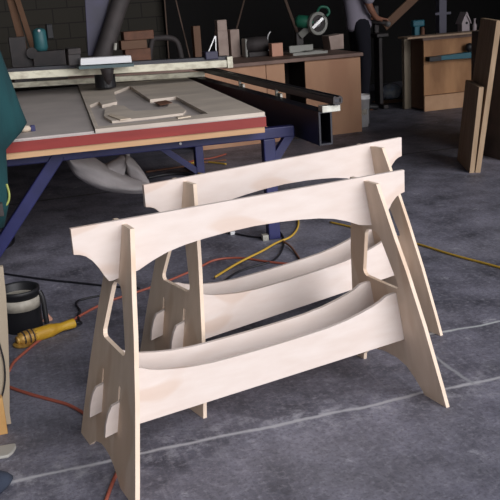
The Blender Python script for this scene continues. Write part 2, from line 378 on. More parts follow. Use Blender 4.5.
part('box_lid', M['hose'], lambda b: box(b, *blk(68.5, 48, 80.5, 55, 3.97, .18)), cw, bev=.004)
part('motor_block', M['purple'], lambda b: box(b, *blk(206, 51, 218, 60, 4.0, .12)), bev=.006)
part('motor_rod', M['steel'], lambda b: tube(b, [aty(208, 53, 4.05), aty(215, 36, 4.05)], .006, 6, 0))
part('motor_rod', M['steel'], lambda b: tube(b, [aty(216, 53, 4.05), aty(215.5, 36, 4.05)], .005, 6, 0))
cv = part('carriage_cover', M['white'], lambda b: hexa(b, [aty(80.5, 65.5, 3.9), aty(132, 62.5, 3.9), aty(132, 62.5, 3.9)+Vector((0, .1, 0)), aty(80.5, 65.5, 3.9)+Vector((0, .1, 0)),
     aty(80.5, 58.5, 3.9), aty(131, 55.5, 3.9), aty(131, 55.5, 3.9)+Vector((0, .1, 0)), aty(80.5, 58.5, 3.9)+Vector((0, .1, 0))]), bev=.004)
part('carriage_plate', M['teal_dark'], lambda b: hexa(b, [aty(79, 69.5, 3.87), aty(134, 66.5, 3.87), aty(134, 66.5, 3.87)+Vector((0, .12, 0)), aty(79, 69.5, 3.87)+Vector((0, .12, 0)),
     aty(79, 66.5, 3.87), aty(134, 63.5, 3.87), aty(134, 63.5, 3.87)+Vector((0, .12, 0)), aty(79, 66.5, 3.87)+Vector((0, .12, 0))]))
sp = part('spindle', M['black'], lambda b: lathe(b, [(.075, 0), (.08, .01), (.08, .12), (.06, .14)], aty(106, 88, 4.2), 24), smooth=False)
part('spindle_nose', M['dark'], lambda b: lathe(b, [(.008, -.055), (.03, -.02), (.045, .03), (.05, .06)], aty(108, 77, 3.86), 16), sp)
part('spindle_plate', M['purple'], lambda b: hexa(b, [aty(88, 56, 4.25), aty(97, 56, 4.25), aty(97, 56, 4.35), aty(88, 56, 4.35), aty(84, -12, 4.25), aty(112, -12, 4.25), aty(112, -12, 4.35), aty(84, -12, 4.35)]), bev=.004)
part('dust_hose', M['hose'], lambda b: tube(b, [aty(100, 62, 4.18), aty(107, 42, 4.18), aty(114, 20, 4.2), aty(122, -4, 4.22), aty(130, -22, 4.25)], .068, 14), smooth=True)
part('spindle_handle', M['alu'], lambda b: (tube(b, [aty(115, 50, 4.1), aty(115.5, 43, 4.1)], .012, 8, 0)))

# ---- what lies on the table
def Z(x, y, z): 
    p = at(x, y, z); return (p.x, p.y)
def flat(name, poly, holes, z0, z1, mt, label, cat, grp=None, bev=0):
    o = one(name, mt, lambda b: plate(b, poly, holes, lambda u, v: (u, v, z0), lambda u, v: (u, v, z1)))
    return tag(o, label, cat, grp)
flat('grey_board', [rt(-1.05, 2.02), rt(-.211, 2.02), rt(-.107, 4.76), rt(-1.15, 4.76)], [], TZ, TZ+.01, M['mdf'],
     'smooth grey board lying on the left half of the red edged table', 'board')
zs = TZ+.022
hole = [Z(x, y, zs) for x, y in [(89.5, 105), (99, 101.5), (102, 105), (117, 101.5), (114, 92), (130, 86), (150, 99.5), (176, 96.5), (208, 113.5), (150, 121), (98.5, 126.5)]]
flat('cut_sheet', [rt(-.205, 2.005), rt(.754, 2.025), rt(.795, 4.77), rt(-.1, 4.77)], [hole], TZ+.0005, zs, M['ply_grey'],
     'dusty plywood sheet with shapes cut out of it, lying on the table', 'plywood sheet')
flat('arched_offcut', [Z(x, y, TZ+.014) for x, y in [(105, 109), (113, 105), (124, 105.5), (129, 109), (134, 111), (158, 109.5), (167, 107), (170, 103), (178, 104), (186, 110), (183, 113), (150, 117), (112, 121), (104, 116)]], [], TZ+.0005, TZ+.014, M['ply_grey'],
     'arched plywood piece lying loose in the hole of the dusty sheet', 'plywood piece')
flat('offcut', [Z(x, y, TZ+.02) for x, y in [(108, 115), (111, 113.5), (124, 116.5), (131, 118), (120, 119.5)]], [], TZ+.0145, TZ+.02, M['ply_edge'],
     'small pale splinter of plywood on the arched piece, left of centre', 'offcut')
flat('offcut', [Z(x, y, zs) for x, y in [(176, 117.5), (190, 115.7), (191, 117), (178, 119)]], [], zs+.0003, zs+.006, M['ply_edge'],
     'small pale wooden strip on the front edge of the dusty plywood sheet', 'offcut')
flat('offcut', [Z(x, y, TZ+.018) for x, y in [(154, 102), (166, 100), (172, 102.5), (160, 105)]], [], TZ+.0145, TZ+.018, M['rust'],
     'reddish brown scrap lying in the cut out under the sheet corner', 'offcut')
kp = Z(25.5, 132, TZ+.01)
kn = empty('clamp_knob', (*kp, TZ+.01)); tag(kn, 'small pale clamp with a blue tip on the table beside the green cloth', 'clamp')
one('knob', M['ply_edge'], lambda b: lathe(b, [(.014, 0), (.032, .008), (.034, .022), (.022, .034), (.006, .036)], (0, 0, 0), 14), kn, True)
one('jaw', M['blue'], lambda b: box(b, .03, .055, -.012, .012, 0, .034), kn, bev=.003)
# ---- under the table
def cloth_bag():
    bg_ = empty('dust_bag', (-.05, 3.0, .21)); tag(bg_, 'limp grey cloth bag sagging under the blue table', 'bag')
    D = lambda x, y, Y=3.0: local(bg_, aty(x, y, Y))
    def sag(b, secs, dep, n=28, ph=0):             # cloth sagging between (px, y top, y bottom) sections
        rings = []
        for i_, (x, y0, y1) in enumerate(secs):
            a_, c_ = D(x, y0), D(x, y1); mid = (a_+c_)/2; hh = (a_.z-c_.z)/2; ring = []
            for k in range(n):
                t = 2*math.pi*k/n
                f = 1 + .07*math.sin(6*t + i_*.35 + ph) + .03*math.sin(11*t - i_*.5)
                ring.append(b.verts.new((mid.x, mid.y + dep*math.cos(t)*f, mid.z + hh*math.sin(t)*(1 + .02*math.sin(5*t)))))
            rings.append(ring)
        for r0, r1 in zip(rings, rings[1:]):
            for k in range(n): b.faces.new((r0[k], r0[(k+1) % n], r1[(k+1) % n], r1[k]))
        b.faces.new(rings[0]); b.faces.new(rings[-1])
    def inter(S_, n=3):
        return [(p.x, p.y, p.z) for p in smooth_path(S_, n)]
    one('bag_body', M['bag'], lambda b: sag(b, inter([(60, 146, 150), (65, 148, 160), (72, 150, 174), (82, 151, 182), (94, 156, 188), (106, 164, 191), (118, 171, 192.5), (130, 175, 193), (140, 178, 192), (147, 181, 190)]), .15), bg_, True)
    one('bag_end', M['bag'], lambda b: sag(b, inter([(124, 158, 164), (127, 155, 176), (132, 157, 180), (138, 163, 184), (143, 170, 186), (147.5, 178, 187)]), .09, 24, 1), bg_, True)
    one('bag_fold', M['bag'], lambda b: sag(b, inter([(106, 164, 172), (112, 161, 175), (118, 158, 178), (122, 155, 178), (124, 154, 170)]), .06, 20, 2), bg_, True)
    one('bag_strap', M['bag'], lambda b: tube(b, [D(62, 150), D(57, 143), D(53, 136)], .022, 8, 0), bg_)
    one('bag_strap', M['bag'], lambda b: tube(b, [D(128, 160), D(127, 150), D(126, 139)], .016, 8, 0), bg_)
cloth_bag()
def cord(name, pts, r, mt, label, cat='cord', z=None, grp=None, plug=None):
    P = []
    for q in pts:
        if len(q) == 2: v = at(q[0], q[1], r)
        else: v = at(q[0], q[1], q[2])
        P.append(v)
    o = one(name, mt, lambda b: tube(b, P, r, 8, 8), None, True); tag(o, label, cat, grp)
    return o
RC = .0065
cord('extension_cord', [(9, 371), (14, 362), (25, 352), (40, 340), (58, 330), (78, 317), (96, 307), (112, 300), (140, 291), (165, 282), (196, 269), (215, 260), (240, 258), (270, 262), (296, 264), (303, 260)], RC, M['orange'],
     'orange cord running from the yellow tool behind both sawhorses')
cord('extension_cord', [(-8, 380), (12, 388), (30, 394), (48, 399), (66, 404), (80, 411), (100, 424), (120, 441), (126, 456), (118, 471), (112, 484), (105, 503)], RC, M['orange'],
     'orange cord passing under the left end of the front sawhorse')
cord('extension_cord', [(215, 277, .016), (238, 263, .016), (262, 251, .016), (276, 243, .016), (290, 237, .02), (297, 229), (298, 220), (292, 213), (282, 212), (262, 216)], RC, M['yellow'],
     'yellow cord lying on the floor round the right blue table leg')
cord('extension_cord', [(330, 222), (360, 229), (390, 237), (418, 244), (450, 254), (480, 262), (520, 272), (600, 285), (760, 300)], RC, M['yellow'],
     'yellow cord crossing the bare floor right of the sawhorses')
cord('power_cable', [(196, 284), (210, 285), (222, 282), (236, 273), (252, 267), (272, 261), (281, 252), (284, 240), (280, 232)], .006, M['blackcord'],
     'black cable curving on the floor beneath the right table leg')
pc = cord('power_cable', [(218, 232), (234, 233.5), (250, 236.5), (266, 238)], .006, M['blackcord'], 'black cable ending in a pale plug at the table leg foot')
cord('power_cable', [(283, 241, .02), (291, 247, .014), (297, 255), (302, 263)], .006, M['rust'], 'dark reddish cable running right of the table leg foot')
cord('power_cable', [(-8, 272), (20, 276), (50, 280), (80, 283), (112, 286.5), (140, 288)], .006, M['blackcord'], 'long black cable lying straight across the floor behind the bucket')
cord('power_cable', [(-6, 226), (4, 228), (12, 234), (14, 241), (8, 247), (-6, 252)], .007, M['blackcord'], 'black cable looping at the foot of the diagonal blue leg')
cord('air_hose', [(150, 186), (164, 182), (182, 180), (200, 184), (215, 190)], .014, M['hose'], 'dark hose lying lowest under the table', 'hose')
cord('air_hose', [(148, 178), (166, 174.5), (186, 174), (206, 179), (222, 180)], .014, M['black'], 'black hose lying above the others under the table', 'hose')
cord('air_hose', [(146, 172), (166, 169), (188, 166), (208, 162), (226, 160)], .009, M['rust'], 'rust coloured hose stretched under the table', 'hose')
cord('extension_cord', [(222, 172), (204, 174), (192, 171), (186, 167), (192, 163), (206, 162), (226, 164)], .008, M['yellow'], 'yellow cord looped on the floor under the table')
cord('extension_cord', [(184, 164), (196, 160), (212, 158), (226, 154)], .008, M['orange'], 'orange cord lying farthest back under the table')

pq = at(233, 233, .01)
one('plug', M['white'], lambda b: box(b, pq.x-.02, pq.x+.012, pq.y-.012, pq.y+.012, 0, .022), pc, bev=.004)
# ---- black bucket and yellow tool
bp_ = at(25, 335, 0); B_ = empty('bucket', (bp_.x, bp_.y+.1, 0)); tag(B_, 'black open bucket with a grey tape band standing on the floor', 'bucket')
one('bucket_body', M['black'], lambda b: lathe(b, [(.088, 0), (.092, .005), (.094, .178), (.099, .182), (.1, .199), (.094, .202), (.086, .195), (.08, .02), (.001, .018)], (0, 0, 0), 36), B_, True)
one('tape_band', M['tape'], lambda b: lathe(b, [(.0932, .108), (.0945, .108), (.0952, .16), (.0938, .16)], (0, 0, 0), 36), B_, True)
one('bucket_flap', M['black'], lambda b: tube(b, [(.094, -.02, .175), (.105, -.03, .14), (.107, -.04, .07), (.108, -.045, .02)], .012, 8), B_, True)
pk = at(46.5, 320, 0)
tag(one('wood_scrap', M['pink'], lambda b: hexa(b, [pk+Vector(v) for v in ((-.022, -.014, 0), (.026, -.02, 0), (.03, .012, 0), (-.012, .018, 0), (-.006, -.01, .022), (.01, -.012, .03), (.012, .006, .03), (0, .01, .024))])),
    'small pinkish wood scrap on the floor beside the black bucket', 'wood scrap')
g0, g1 = at(20, 340, .03), at(74, 323, .03); G = empty('angle_grinder', (g0.x, g0.y, 0)); tag(G, 'yellow power tool with tan head lying in front of the bucket', 'power tool')
d = (g1-g0); d.z = 0; ln = d.length; d.normalize(); nn = Vector((-d.y, d.x, 0))
A = lambda t, s=0, z=.03: d*ln*t + nn*s + Vector((0, 0, z))
one('motor_body', M['tool_yellow'], lambda b: tube(b, [A(.25), A(.4), A(.55), A(.66), A(.8), A(.97), A(1.0)], lambda t: .031 if t < .35 else (.031 - (t-.35)*.04 if t < .6 else .021 + .002*math.sin(t*9)), 16, 4), G, True)
hd = one('gear_head', M['tool_head'], lambda b: tube(b, [A(-.06, 0, .032), A(0, 0, .032), A(.1, 0, .032), A(.22, 0, .032), A(.28, 0, .031)], lambda t: [.018, .03, .033, .034, .03][min(4, int(t*4.99))], 12, 3), G, True)
one('wheel_guard', M['tool_head'], lambda b: lathe(b, [(.014, -.034), (.042, -.032), (.044, -.024), (.03, -.02)], A(.04, 0, .036), 20, (0, 0, 1)), hd)
for t in (.04, .13, .2):
    one('vent_rib', M['dark'], lambda b: lathe(b, [(.0345, 0), (.036, .003), (.0345, .006)], A(t, 0, .032), 14, d), hd)
one('cord_sleeve', M['blackcord'], lambda b: tube(b, [A(.98, 0, .03), A(1.08, .0, .024), A(1.15, .01, .016)], .009, 8), G, True)
q = [local(G, at(x, y, .006)) for x, y in [(78, 316), (80, 311), (76.5, 305), (78, 301), (88, 298), (104, 295)]]
one('power_cord', M['blackcord'], lambda b: tube(b, [A(1.13, .008, .016)] + q, .006, 8), G, True)

# ---- left edge of the picture
J = empty('green_cloth', (-.86, 1.95, 0)); tag(J, 'dark green cloth hanging beside the left end of the table', 'cloth')
def drape(b):
    Zs = [1.62, 1.45, 1.25, 1.1, .96, .885, .84, .76, .66, .56, .47, .36]
    XR = [-.735, -.70, -.648, -.615, -.585, -.566, -.60, -.688, -.697, -.705, -.715, -.752]
    rings = []; n = 40
    for z, xr in zip(Zs, XR):
        cx = -1.0; ax = xr-cx; ay = .10 if z > .9 else .085
        ring = []
        for k in range(n):
            a = 2*math.pi*k/n
            fold = 1 + (.035 if z < 1.3 else .015)*math.sin(a*9 + z*2) if abs(math.cos(a)) < .93 else 1
            ring.append(b.verts.new((cx + ax*math.cos(a)*fold + .86, ay*math.sin(a)*fold, z)))
        rings.append(ring)
    for a, c in zip(rings, rings[1:]):
        for k in range(n): b.faces.new((a[k], a[(k+1) % n], c[(k+1) % n], c[k]))
    b.faces.new(rings[0]); b.faces.new(rings[-1])
one('cloth_body', M['green_cloth'], drape, J, True)
one('hanger_pole', M['board'], lambda b: box(b, -.16, -.12, -.02, .02, 0, 1.5), J)
cp = [local(J, aty(x, y, 1.93)) for x, y in [(6.5, 184), (9, 193), (8.5, 201), (4, 207), (-3, 210)]]
one('draw_cord', M['green_cord'], lambda b: tube(b, cp, .006, 8), J, True)
gb = aty(0, 210, 1.78)
tag(one('junction_box', [M['hose']], lambda b: box(b, -1.1, aty(3.5, 210, 1.78).x, 1.78, 1.83, gb.z-.035, gb.z+.03), bev=.004), 'small grey box at the left edge below the green cloth', 'box')
PB = empty('plywood_board', (-1.0, .335, 0)); tag(PB, 'beige board standing upright at the left edge with a tan wooden foot', 'board')
e0 = [aty(3, 266, .33), aty(6, 295, .33), aty(8, 330, .33), aty(9.5, 380, .33), aty(9.5, 412, .33)]
pol = [(-1.16, .02)] + [(-1.16, .615)] + [(p.x, p.z) for p in e0] + [(e0[-1].x, .02)]
one('board_panel', M['board'], lambda b: plate(b, [(x+1.0, z) for x, z in pol], [], lambda u, v: (u, -.01, v), lambda u, v: (u, .008, v)), PB)
fp = aty(7.5, 430, .30)
one('foot_block', M['endtan'], lambda b: box(b, -.15, fp.x+1.0, -.045, -.0105, 0, aty(7.5, 396, .30).z), PB, bev=.003)
cq = [local(PB, aty(x, y, .315)) for x, y in [(-4, 332), (0, 346), (4, 362), (5, 380), (2, 396), (-3, 404)]]
one('board_cord', M['blackcord'], lambda b: tube(b, cq, .003, 6), PB, True)
tag(one('grey_offcut', M['offgrey'], lambda b: plate(b, [Z(x, y, .012) for x, y in [(-8, 446), (2, 445), (10, 443.5), (15.5, 443), (16, 446), (13, 451), (8, 455), (0, 456.5), (-8, 458)]], [], lambda u, v: (u, v, .0), lambda u, v: (u, v, .012)), bev=.004),
    'pale grey flat piece with rounded tip lying at the left edge', 'offcut')
bc = at(3, 484, 0)
def cloth(b):
    n = 26; rings = []
    for r, z in ((.055, .0), (.058, .012), (.048, .03), (.03, .044), (.01, .048)):
        rings.append([b.verts.new((bc.x - .035 + r*1.1*math.cos(a)*(1+.12*math.sin(3*a+z*60)), bc.y + r*1.15*math.sin(a)*(1+.1*math.cos(4*a)), z)) for a in [2*math.pi*k/n for k in range(n)]])
    for a, c in zip(rings, rings[1:]):
        for k in range(n): b.faces.new((a[k], a[(k+1) % n], c[(k+1) % n], c[k]))
    b.faces.new(rings[0]); b.faces.new(rings[-1])
tag(one('blue_cloth', M['bluecloth'], cloth, None, True), 'crumpled dark blue cloth on the floor in the bottom left corner', 'cloth')
# ------------------------------------------------------------------ long wooden counter behind the table
CT = .80
C1 = empty('counter', (1.5, 6.0, 0)); tag(C1, 'long wooden counter with brown top and a dark open bay, behind the table', 'counter')
def cpart(root, name, mt, fn, smooth=False, bev=0):
    o = one(name, mt, fn, None, smooth, bev); o.data.transform(Matrix.Translation(-root.location)); o.parent = root; return o
xa, xb = aty(285.5, 90, 5.52).x, aty(306, 90, 5.52).x
cpart(C1, 'counter_top', M['counter_top'], lambda b: box(b, -1.6, 2.985, 5.48, 6.6, CT-.035, CT), bev=.004)
xs = aty(266.5, 80, 5.52).x
cpart(C1, 'front_panel', M['counter'], lambda b: box(b, 1.2, xs-.003, 5.52, 5.54, .0, CT-.035))
cpart(C1, 'front_panel', M['counter'], lambda b: box(b, xs+.003, xa, 5.52, 5.54, .0, CT-.035))
cpart(C1, 'front_panel', M['counter'], lambda b: box(b, xb, 2.968, 5.52, 5.54, .0, CT-.035))
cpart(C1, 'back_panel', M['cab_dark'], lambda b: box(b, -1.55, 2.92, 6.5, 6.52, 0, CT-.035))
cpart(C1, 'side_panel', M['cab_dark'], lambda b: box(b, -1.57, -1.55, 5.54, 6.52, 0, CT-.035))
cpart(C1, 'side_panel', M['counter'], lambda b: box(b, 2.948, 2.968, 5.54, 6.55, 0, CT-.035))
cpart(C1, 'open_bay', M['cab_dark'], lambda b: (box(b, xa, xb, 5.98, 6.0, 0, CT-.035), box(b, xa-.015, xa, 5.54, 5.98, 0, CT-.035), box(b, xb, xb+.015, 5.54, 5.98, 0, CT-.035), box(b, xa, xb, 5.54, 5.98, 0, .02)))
def on(px, py, z=CT):                              # a point on the counter
    return at(px, py, z)
def item(name, mt, px0, px1, pytop, Y, dep, label, cat, grp=None, bev=.004, z0=CT, base=None):
    a, c = aty(px0, pytop, Y), aty(px1, pytop, Y)
    o = one(name, mt, lambda b: box(b, a.x, c.x, Y, Y+dep, z0, max(z0+.01, (a.z+c.z)/2)), bev=bev); return tag(o, label, cat, grp)
item('cardboard_box', M['box'], 217.5, 227.5, 31, 6.3, .12, 'dull brown box on the counter, lower of two stacked', 'box', 'boxes on the counter')
zb = (aty(217.5, 31, 6.3).z+aty(227.5, 31, 6.3).z)/2
item('cardboard_box', M['box'], 217, 226.5, 20, 6.31, .1, 'dull brown box on the counter, upper of two stacked', 'box', 'boxes on the counter', z0=zb)
item('cardboard_box', M['box'], 230, 239, 29.5, 6.3, .12, 'dull brown box standing right of the stacked pair', 'box', 'boxes on the counter')
item('wood_block', M['cab_side'], 193, 200, 26, 6.3, .1, 'tall dark wooden block left of the stacked boxes', 'block')
def bench_grinder():
    a = aty(257, 45, 6.2); r = empty('bench_machine', (a.x, a.y, CT)); tag(r, 'dark grey bench machine on the counter left of the saw', 'machine')
    one('machine_base', M['dark'], lambda b: box(b, -.12, .12, -.08, .08, 0, .05), r, bev=.006)
    one('motor', M['hose'], lambda b: lathe(b, [(.05, -.14), (.075, -.13), (.08, 0), (.075, .1), (.05, .11)], (0, 0, .12), 20, (1, 0, 0)), r, True)
    one('side_cover', M['saw_grey'], lambda b: box(b, -.15, -.12, -.06, .06, .0, .19), r, bev=.01)
    one('lever', M['steel'], lambda b: tube(b, [(.11, -.02, .12), (.12, -.02, .2), (.15, -.02, .24)], .008, 8), r, True)
bench_grinder()
def saw():
    Y = 5.9; c = aty(317.5, 23.5, Y); r = empty('mitre_saw', (c.x, Y, CT)); tag(r, 'mitre saw with green body and round blade guard on the counter', 'saw')
    cz = c.z - CT
    one('saw_base', M['saw_grey'], lambda b: (box(b, -.32, .06, -.1, .14, 0, .025), lathe(b, [(.1, .025), (.1, .035)], (-.06, .0, 0), 24)), r)
    one('saw_fence', M['saw_grey'], lambda b: box(b, -.3, -.04, .05, .07, .025, .09), r)
    one('pivot_post', M['dark'], lambda b: (box(b, -.2, -.12, .1, .16, .02, .22)), r, bev=.008)
    one('arm', M['saw_grey'], lambda b: bar(b, (-.16, .1, .18), (-.03, .03, cz), .05, .07), r, bev=.008)
    g = one('blade_guard', M['saw_grey'], lambda b: (lathe(b, [(.085, -.02), (.112, -.022), (.116, -.018), (.116, .018), (.112, .022), (.085, .02), (.085, -.02)], (0, 0, cz), 40, (.25, -1, 0))), r)
    one('blade', M['dark'], lambda b: lathe(b, [(.0, -.002), (.1, -.002), (.1, .002), (.0, .002)], (0, 0, cz), 36, (.25, -1, 0)), r)
    one('blade_flange', M['steel'], lambda b: (lathe(b, [(.03, 0), (.03, .012), (.012, .016)], (0, -.003, cz), 18, (.25, -1, 0)), bar(b, (-.07, -.03, cz-.04), (.05, -.02, cz+.05), .02, .03)), r)
    one('motor_housing', M['saw_green'], lambda b: lathe(b, [(.05, 0), (.065, .02), (.065, .16), (.04, .19)], (-.03, .03, cz+.01), 20, (-.9, .4, .15)), r, True)
    one('handle', M['saw_green'], lambda b: tube(b, [(0, 0, cz+.11), (.03, -.02, cz+.16), (.1, -.03, cz+.15), (.12, -.03, cz+.1), (.09, -.03, cz+.07)], .014, 8), r, True)
saw()
a = aty(331, 48, 6.2)
tag(one('wooden_box', M['box'], lambda b: (hexa(b, [(a.x, 6.2, CT), (a.x+.15, 6.2, CT), (a.x+.15, 6.4, CT), (a.x, 6.4, CT), (a.x-.02, 6.2, CT+.14), (a.x+.15, 6.2, CT+.155), (a.x+.15, 6.4, CT+.155), (a.x-.02, 6.4, CT+.14)]))),
    'small brown wooden box at the right end of the counter', 'box')
a = aty(257, 48, 5.95); tag(one('wood_block', M['pink'], lambda b: box(b, a.x+.16, a.x+.28, a.y, a.y+.1, CT, CT+.13), bev=.004), 'pale wood block on the counter in front of the saw', 'block')
a = on(268, 52.5); tag(one('white_scrap', M['white'], lambda b: hexa(b, [a+Vector(v) for v in ((-.03, -.02, 0), (.02, -.02, 0), (.03, .02, 0), (-.02, .02, 0), (-.01, -.01, .015), (.012, -.01, .03), (.012, .01, .028), (-.01, .01, .014))])),
    'tiny white scrap on the front edge of the counter', 'scrap')
a, c = on(281, 52.8), on(300, 51); tag(one('flat_bar', M['cab_dark'], lambda b: bar(b, a+Vector((0, 0, .008)), c+Vector((0, 0, .008)), .03, .014)), 'dark flat bar lying on the counter below the saw', 'bar')
def leaning_stick(px0, py0, px1, py1, Y, wd, label, z0=CT, base_y=None):
    p, q = aty(px0, py0, Y), aty(px1, py1, Y+.25)
    d_ = (q-p).normalized(); p = p - d_*((p.z-z0-wd*.3)/d_.z)
    q = q + d_*.25
    tag(one('stick', M['stick'], lambda b: bar(b, p, q, wd, wd*.6)), label, 'stick', 'sticks leaning behind the counter')
leaning_stick(232, 46, 243, 5, 6.53, .014, 'thin stick leaning behind the boxes on the counter')
leaning_stick(294, 24, 287, 5, 6.5, .03, 'brown stick leaning left of the mitre saw')
leaning_stick(188, 50, 177, 5, 6.4, .012, 'thin stick at the counter left of the tall dark block')
leaning_stick(168, 45, 165, 5, 6.4, .012, 'thin stick farthest left behind the grey pipe')

# ---- things behind the gantry, standing on the counter
def crate():
    p, q = aty(126, 60, 5.7), aty(150, 30, 5.7); r = empty('wooden_jig', (p.x, 5.7, CT)); tag(r, 'rust brown wooden jig behind the gantry right of the dark hose', 'jig')
    w_ = q.x-p.x; h_ = q.z-CT
    one('jig_block', M['rust'], lambda b: box(b, 0, w_*.95, 0, .16, 0, h_*.55), r, bev=.005)
    one('jig_middle', M['cab_side'], lambda b: box(b, -.03, w_*.85, .01, .15, h_*.55, h_*.78), r, bev=.005)
    one('jig_cap', M['rust'], lambda b: box(b, .0, w_*1.12, -.01, .16, h_*.78, h_), r, bev=.005)
crate()
def pipe():
    P = [aty(x, y, 6.0) for x, y in [(152, 41), (160, 38), (170, 38), (176, 41), (179, 47), (181, 56)]]
    P.append(Vector((P[-1].x+.01, P[-1].y, CT+.02)))
    P.insert(0, Vector((P[0].x-.05, P[0].y, CT+.02)))
    tag(one('bent_pipe', M['hose'], lambda b: tube(b, P, .028, 12, 6), None, True), 'grey bent pipe arching behind the gantry', 'pipe')
pipe()
def router_motor():
    p = aty(41, 47, 5.6); r = empty('router_motor', (p.x, 5.6, CT)); tag(r, 'blue green motor standing behind the gantry at left', 'motor')
    zt = aty(41, 28, 5.6).z - CT
    one('motor_stand', M['dark'], lambda b: box(b, -.09, .2, -.08, .08, 0, zt-.2), r, bev=.006)
    one('motor_can', M['router_green'], lambda b: lathe(b, [(.05, zt-.2), (.062, zt-.17), (.062, zt-.03), (.05, zt-.01), (.02, zt)], (0, 0, 0), 22), r, True)
    one('motor_cap', M['black'], lambda b: box(b, .064, .12, -.04, .04, zt-.1, zt+.03), r, bev=.008)
    one('switch', M['white'], lambda b: lathe(b, [(.012, 0), (.012, .015)], (-.005, -.06, zt-.02), 10, (0, -1, 0)), r)
router_motor()
def slant(px0, py0, px1, py1, Y, wd, label, mt=None):
    p, q = aty(px0, py0, Y), aty(px1, py1, Y+.2); d_ = (q-p).normalized(); p = p - d_*((p.z-CT-wd*.2)/d_.z); q = q+d_*.2
    tag(one('leaning_board', mt or M['cab_side'], lambda b: bar(b, p, q, wd, .025, (1, 0, 0))), label, 'board', 'boards leaning at the back left')
slant(22, 42, 12, 5, 6.05, .07, 'brown board leaning at the far left behind the gantry')
slant(31, 42, 19, 5, 6.0, .05, 'narrow brown board leaning just left of the blue green motor')
p = aty(20, 55, 5.6); tag(one('dark_tool', M['dark'], lambda b: (box(b, p.x-.08, p.x+.06, 5.55, 5.68, CT, aty(20, 37, 5.55).z), lathe(b, [(.05, 0), (.05, .09)], (p.x+.1, 5.6, CT+.25), 14, (0, -1, 0)), box(b, p.x+.06, p.x+.14, 5.57, 5.66, CT, CT+.22))),
    'dark power tool behind the gantry at the far left', 'tool')

# ------------------------------------------------------------------ second cabinet at the right, and what stands on it
CX, CY = 4.15, 6.36
C2 = empty('cabinet', (4.6, 6.7, 0)); tag(C2, 'brown wooden cabinet on a pale plinth at the right back', 'cabinet')
ztop = aty(426, 40.5, CY).z
cpart(C2, 'front_panel', M['cab'], lambda b: box(b, CX, 5.3, CY, CY+.02, .18, ztop))
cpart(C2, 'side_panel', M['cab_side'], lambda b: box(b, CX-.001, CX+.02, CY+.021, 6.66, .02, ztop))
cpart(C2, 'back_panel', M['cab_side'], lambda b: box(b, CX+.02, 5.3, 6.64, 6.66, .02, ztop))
cpart(C2, 'plinth', M['plinth'], lambda b: box(b, CX-.01, 5.3, CY-.03, CY-.001, 0, .175), bev=.003)
cpart(C2, 'top_rail', M['counter_top'], lambda b: box(b, CX-.02, 5.3, CY-.015, 6.67, ztop, ztop+.04), bev=.003)
zb2 = ztop+.04
lp = aty(405, 104, 6.5); 
tag(one('bench_post', M['board'], lambda b: box(b, aty(404.5, 70, 6.68).x, aty(411, 70, 6.68).x, 6.68, 6.74, 0, zb2-.001)), 'narrow pale upright post left of the brown cabinet', 'post')
p, q = aty(405, 37.2, 6.28), aty(480, 28.5, 6.28)
z0_, z1_ = zb2+.012, zb2+.012+ .01
tag(one('long_board', M['plank_face'], lambda b: hexa(b, [(p.x, 6.22, zb2), (5.2, 6.22, zb2), (5.2, 6.45, zb2), (p.x, 6.45, zb2), (p.x, 6.22, zb2+.02), (5.2, 6.22, zb2+.02), (5.2, 6.45, zb2+.02), (p.x, 6.45, zb2+.02)])),
    'long thin board lying along the top of the brown cabinet', 'board')
zl = zb2+.02
def std(px, py0, Y): return aty(px, py0, Y)
a = aty(417, 34, 6.6); tz = aty(417, 20, 6.6).z
tl = empty('teal_tool', (a.x, 6.6, zb2)); tag(tl, 'teal plastic tool standing on the cabinet at left', 'tool')
one('tool_stand', M['teal'], lambda b: box(b, -.05, .02, -.04, .04, 0, tz-zb2-.04), tl, bev=.01)
one('tool_head', M['teal'], lambda b: box(b, -.07, .08, -.045, .045, tz-zb2-.075, tz-zb2), tl, bev=.015)
a = aty(424, 34, 6.5); tag(one('wood_peg', M['rust'], lambda b: lathe(b, [(.022, 0), (.022, .08), (.016, .1)], (a.x, 6.53, zb2), 14)), 'short brown peg beside the teal tool on the cabinet', 'peg')
a = aty(463.5, 32, 6.62); h_ = aty(463.5, 12, 6.62).z - zb2
bh = empty('birdhouse', (a.x, 6.62, zb2)); tag(bh, 'small pale birdhouse with a pointed roof on the cabinet', 'birdhouse')
one('birdhouse_wall', M['birdhouse'], lambda b: plate(b, [(-.05, 0), (.05, 0), (.05, h_*.5), (0, h_*.92), (-.05, h_*.5)], [], lambda u, v: (u, -.05, v), lambda u, v: (u, .05, v)), bh)
one('roof', M['birdhouse'], lambda b: (hexa(b, [(-.068, -.07, h_*.42), (-.058, -.07, h_*.42), (-.058, .07, h_*.42), (-.068, .07, h_*.42), (-.006, -.07, h_), (.006, -.07, h_*.95), (.006, .07, h_*.95), (-.006, .07, h_)]),
    hexa(b, [(.058, -.07, h_*.42), (.068, -.07, h_*.42), (.068, .07, h_*.42), (.058, .07, h_*.42), (-.006, -.07, h_*.95), (.006, -.07, h_), (.006, .07, h_), (-.006, .07, h_*.95)])), bh)
one('entrance_hole', M['black'], lambda b: lathe(b, [(.016, 0), (.016, .004)], (.012, -.05, h_*.46), 14, (0, -1, 0)), bh)
a = aty(474.5, 30, 6.6); h2 = aty(474.5, 18.5, 6.6).z - zb2
tag(one('small_bottle', M['birdhouse'], lambda b: lathe(b, [(.022, 0), (.024, .01), (.024, h2*.5), (.012, h2*.65), (.012, h2*.9), (.016, h2*.92), (.016, h2)], (a.x, 6.6, zb2), 16), None, True), 'small pale bottle on the cabinet beside the birdhouse', 'bottle')
p, q = aty(431, 58.5, 6.28), aty(473, 56.5, 6.2)
tk = empty('teal_clamp', (p.x, 6.3, p.z)); tag(tk, 'long dark teal tool sticking out across the front of the brown cabinet', 'tool')
L_ = q.x-p.x+.25
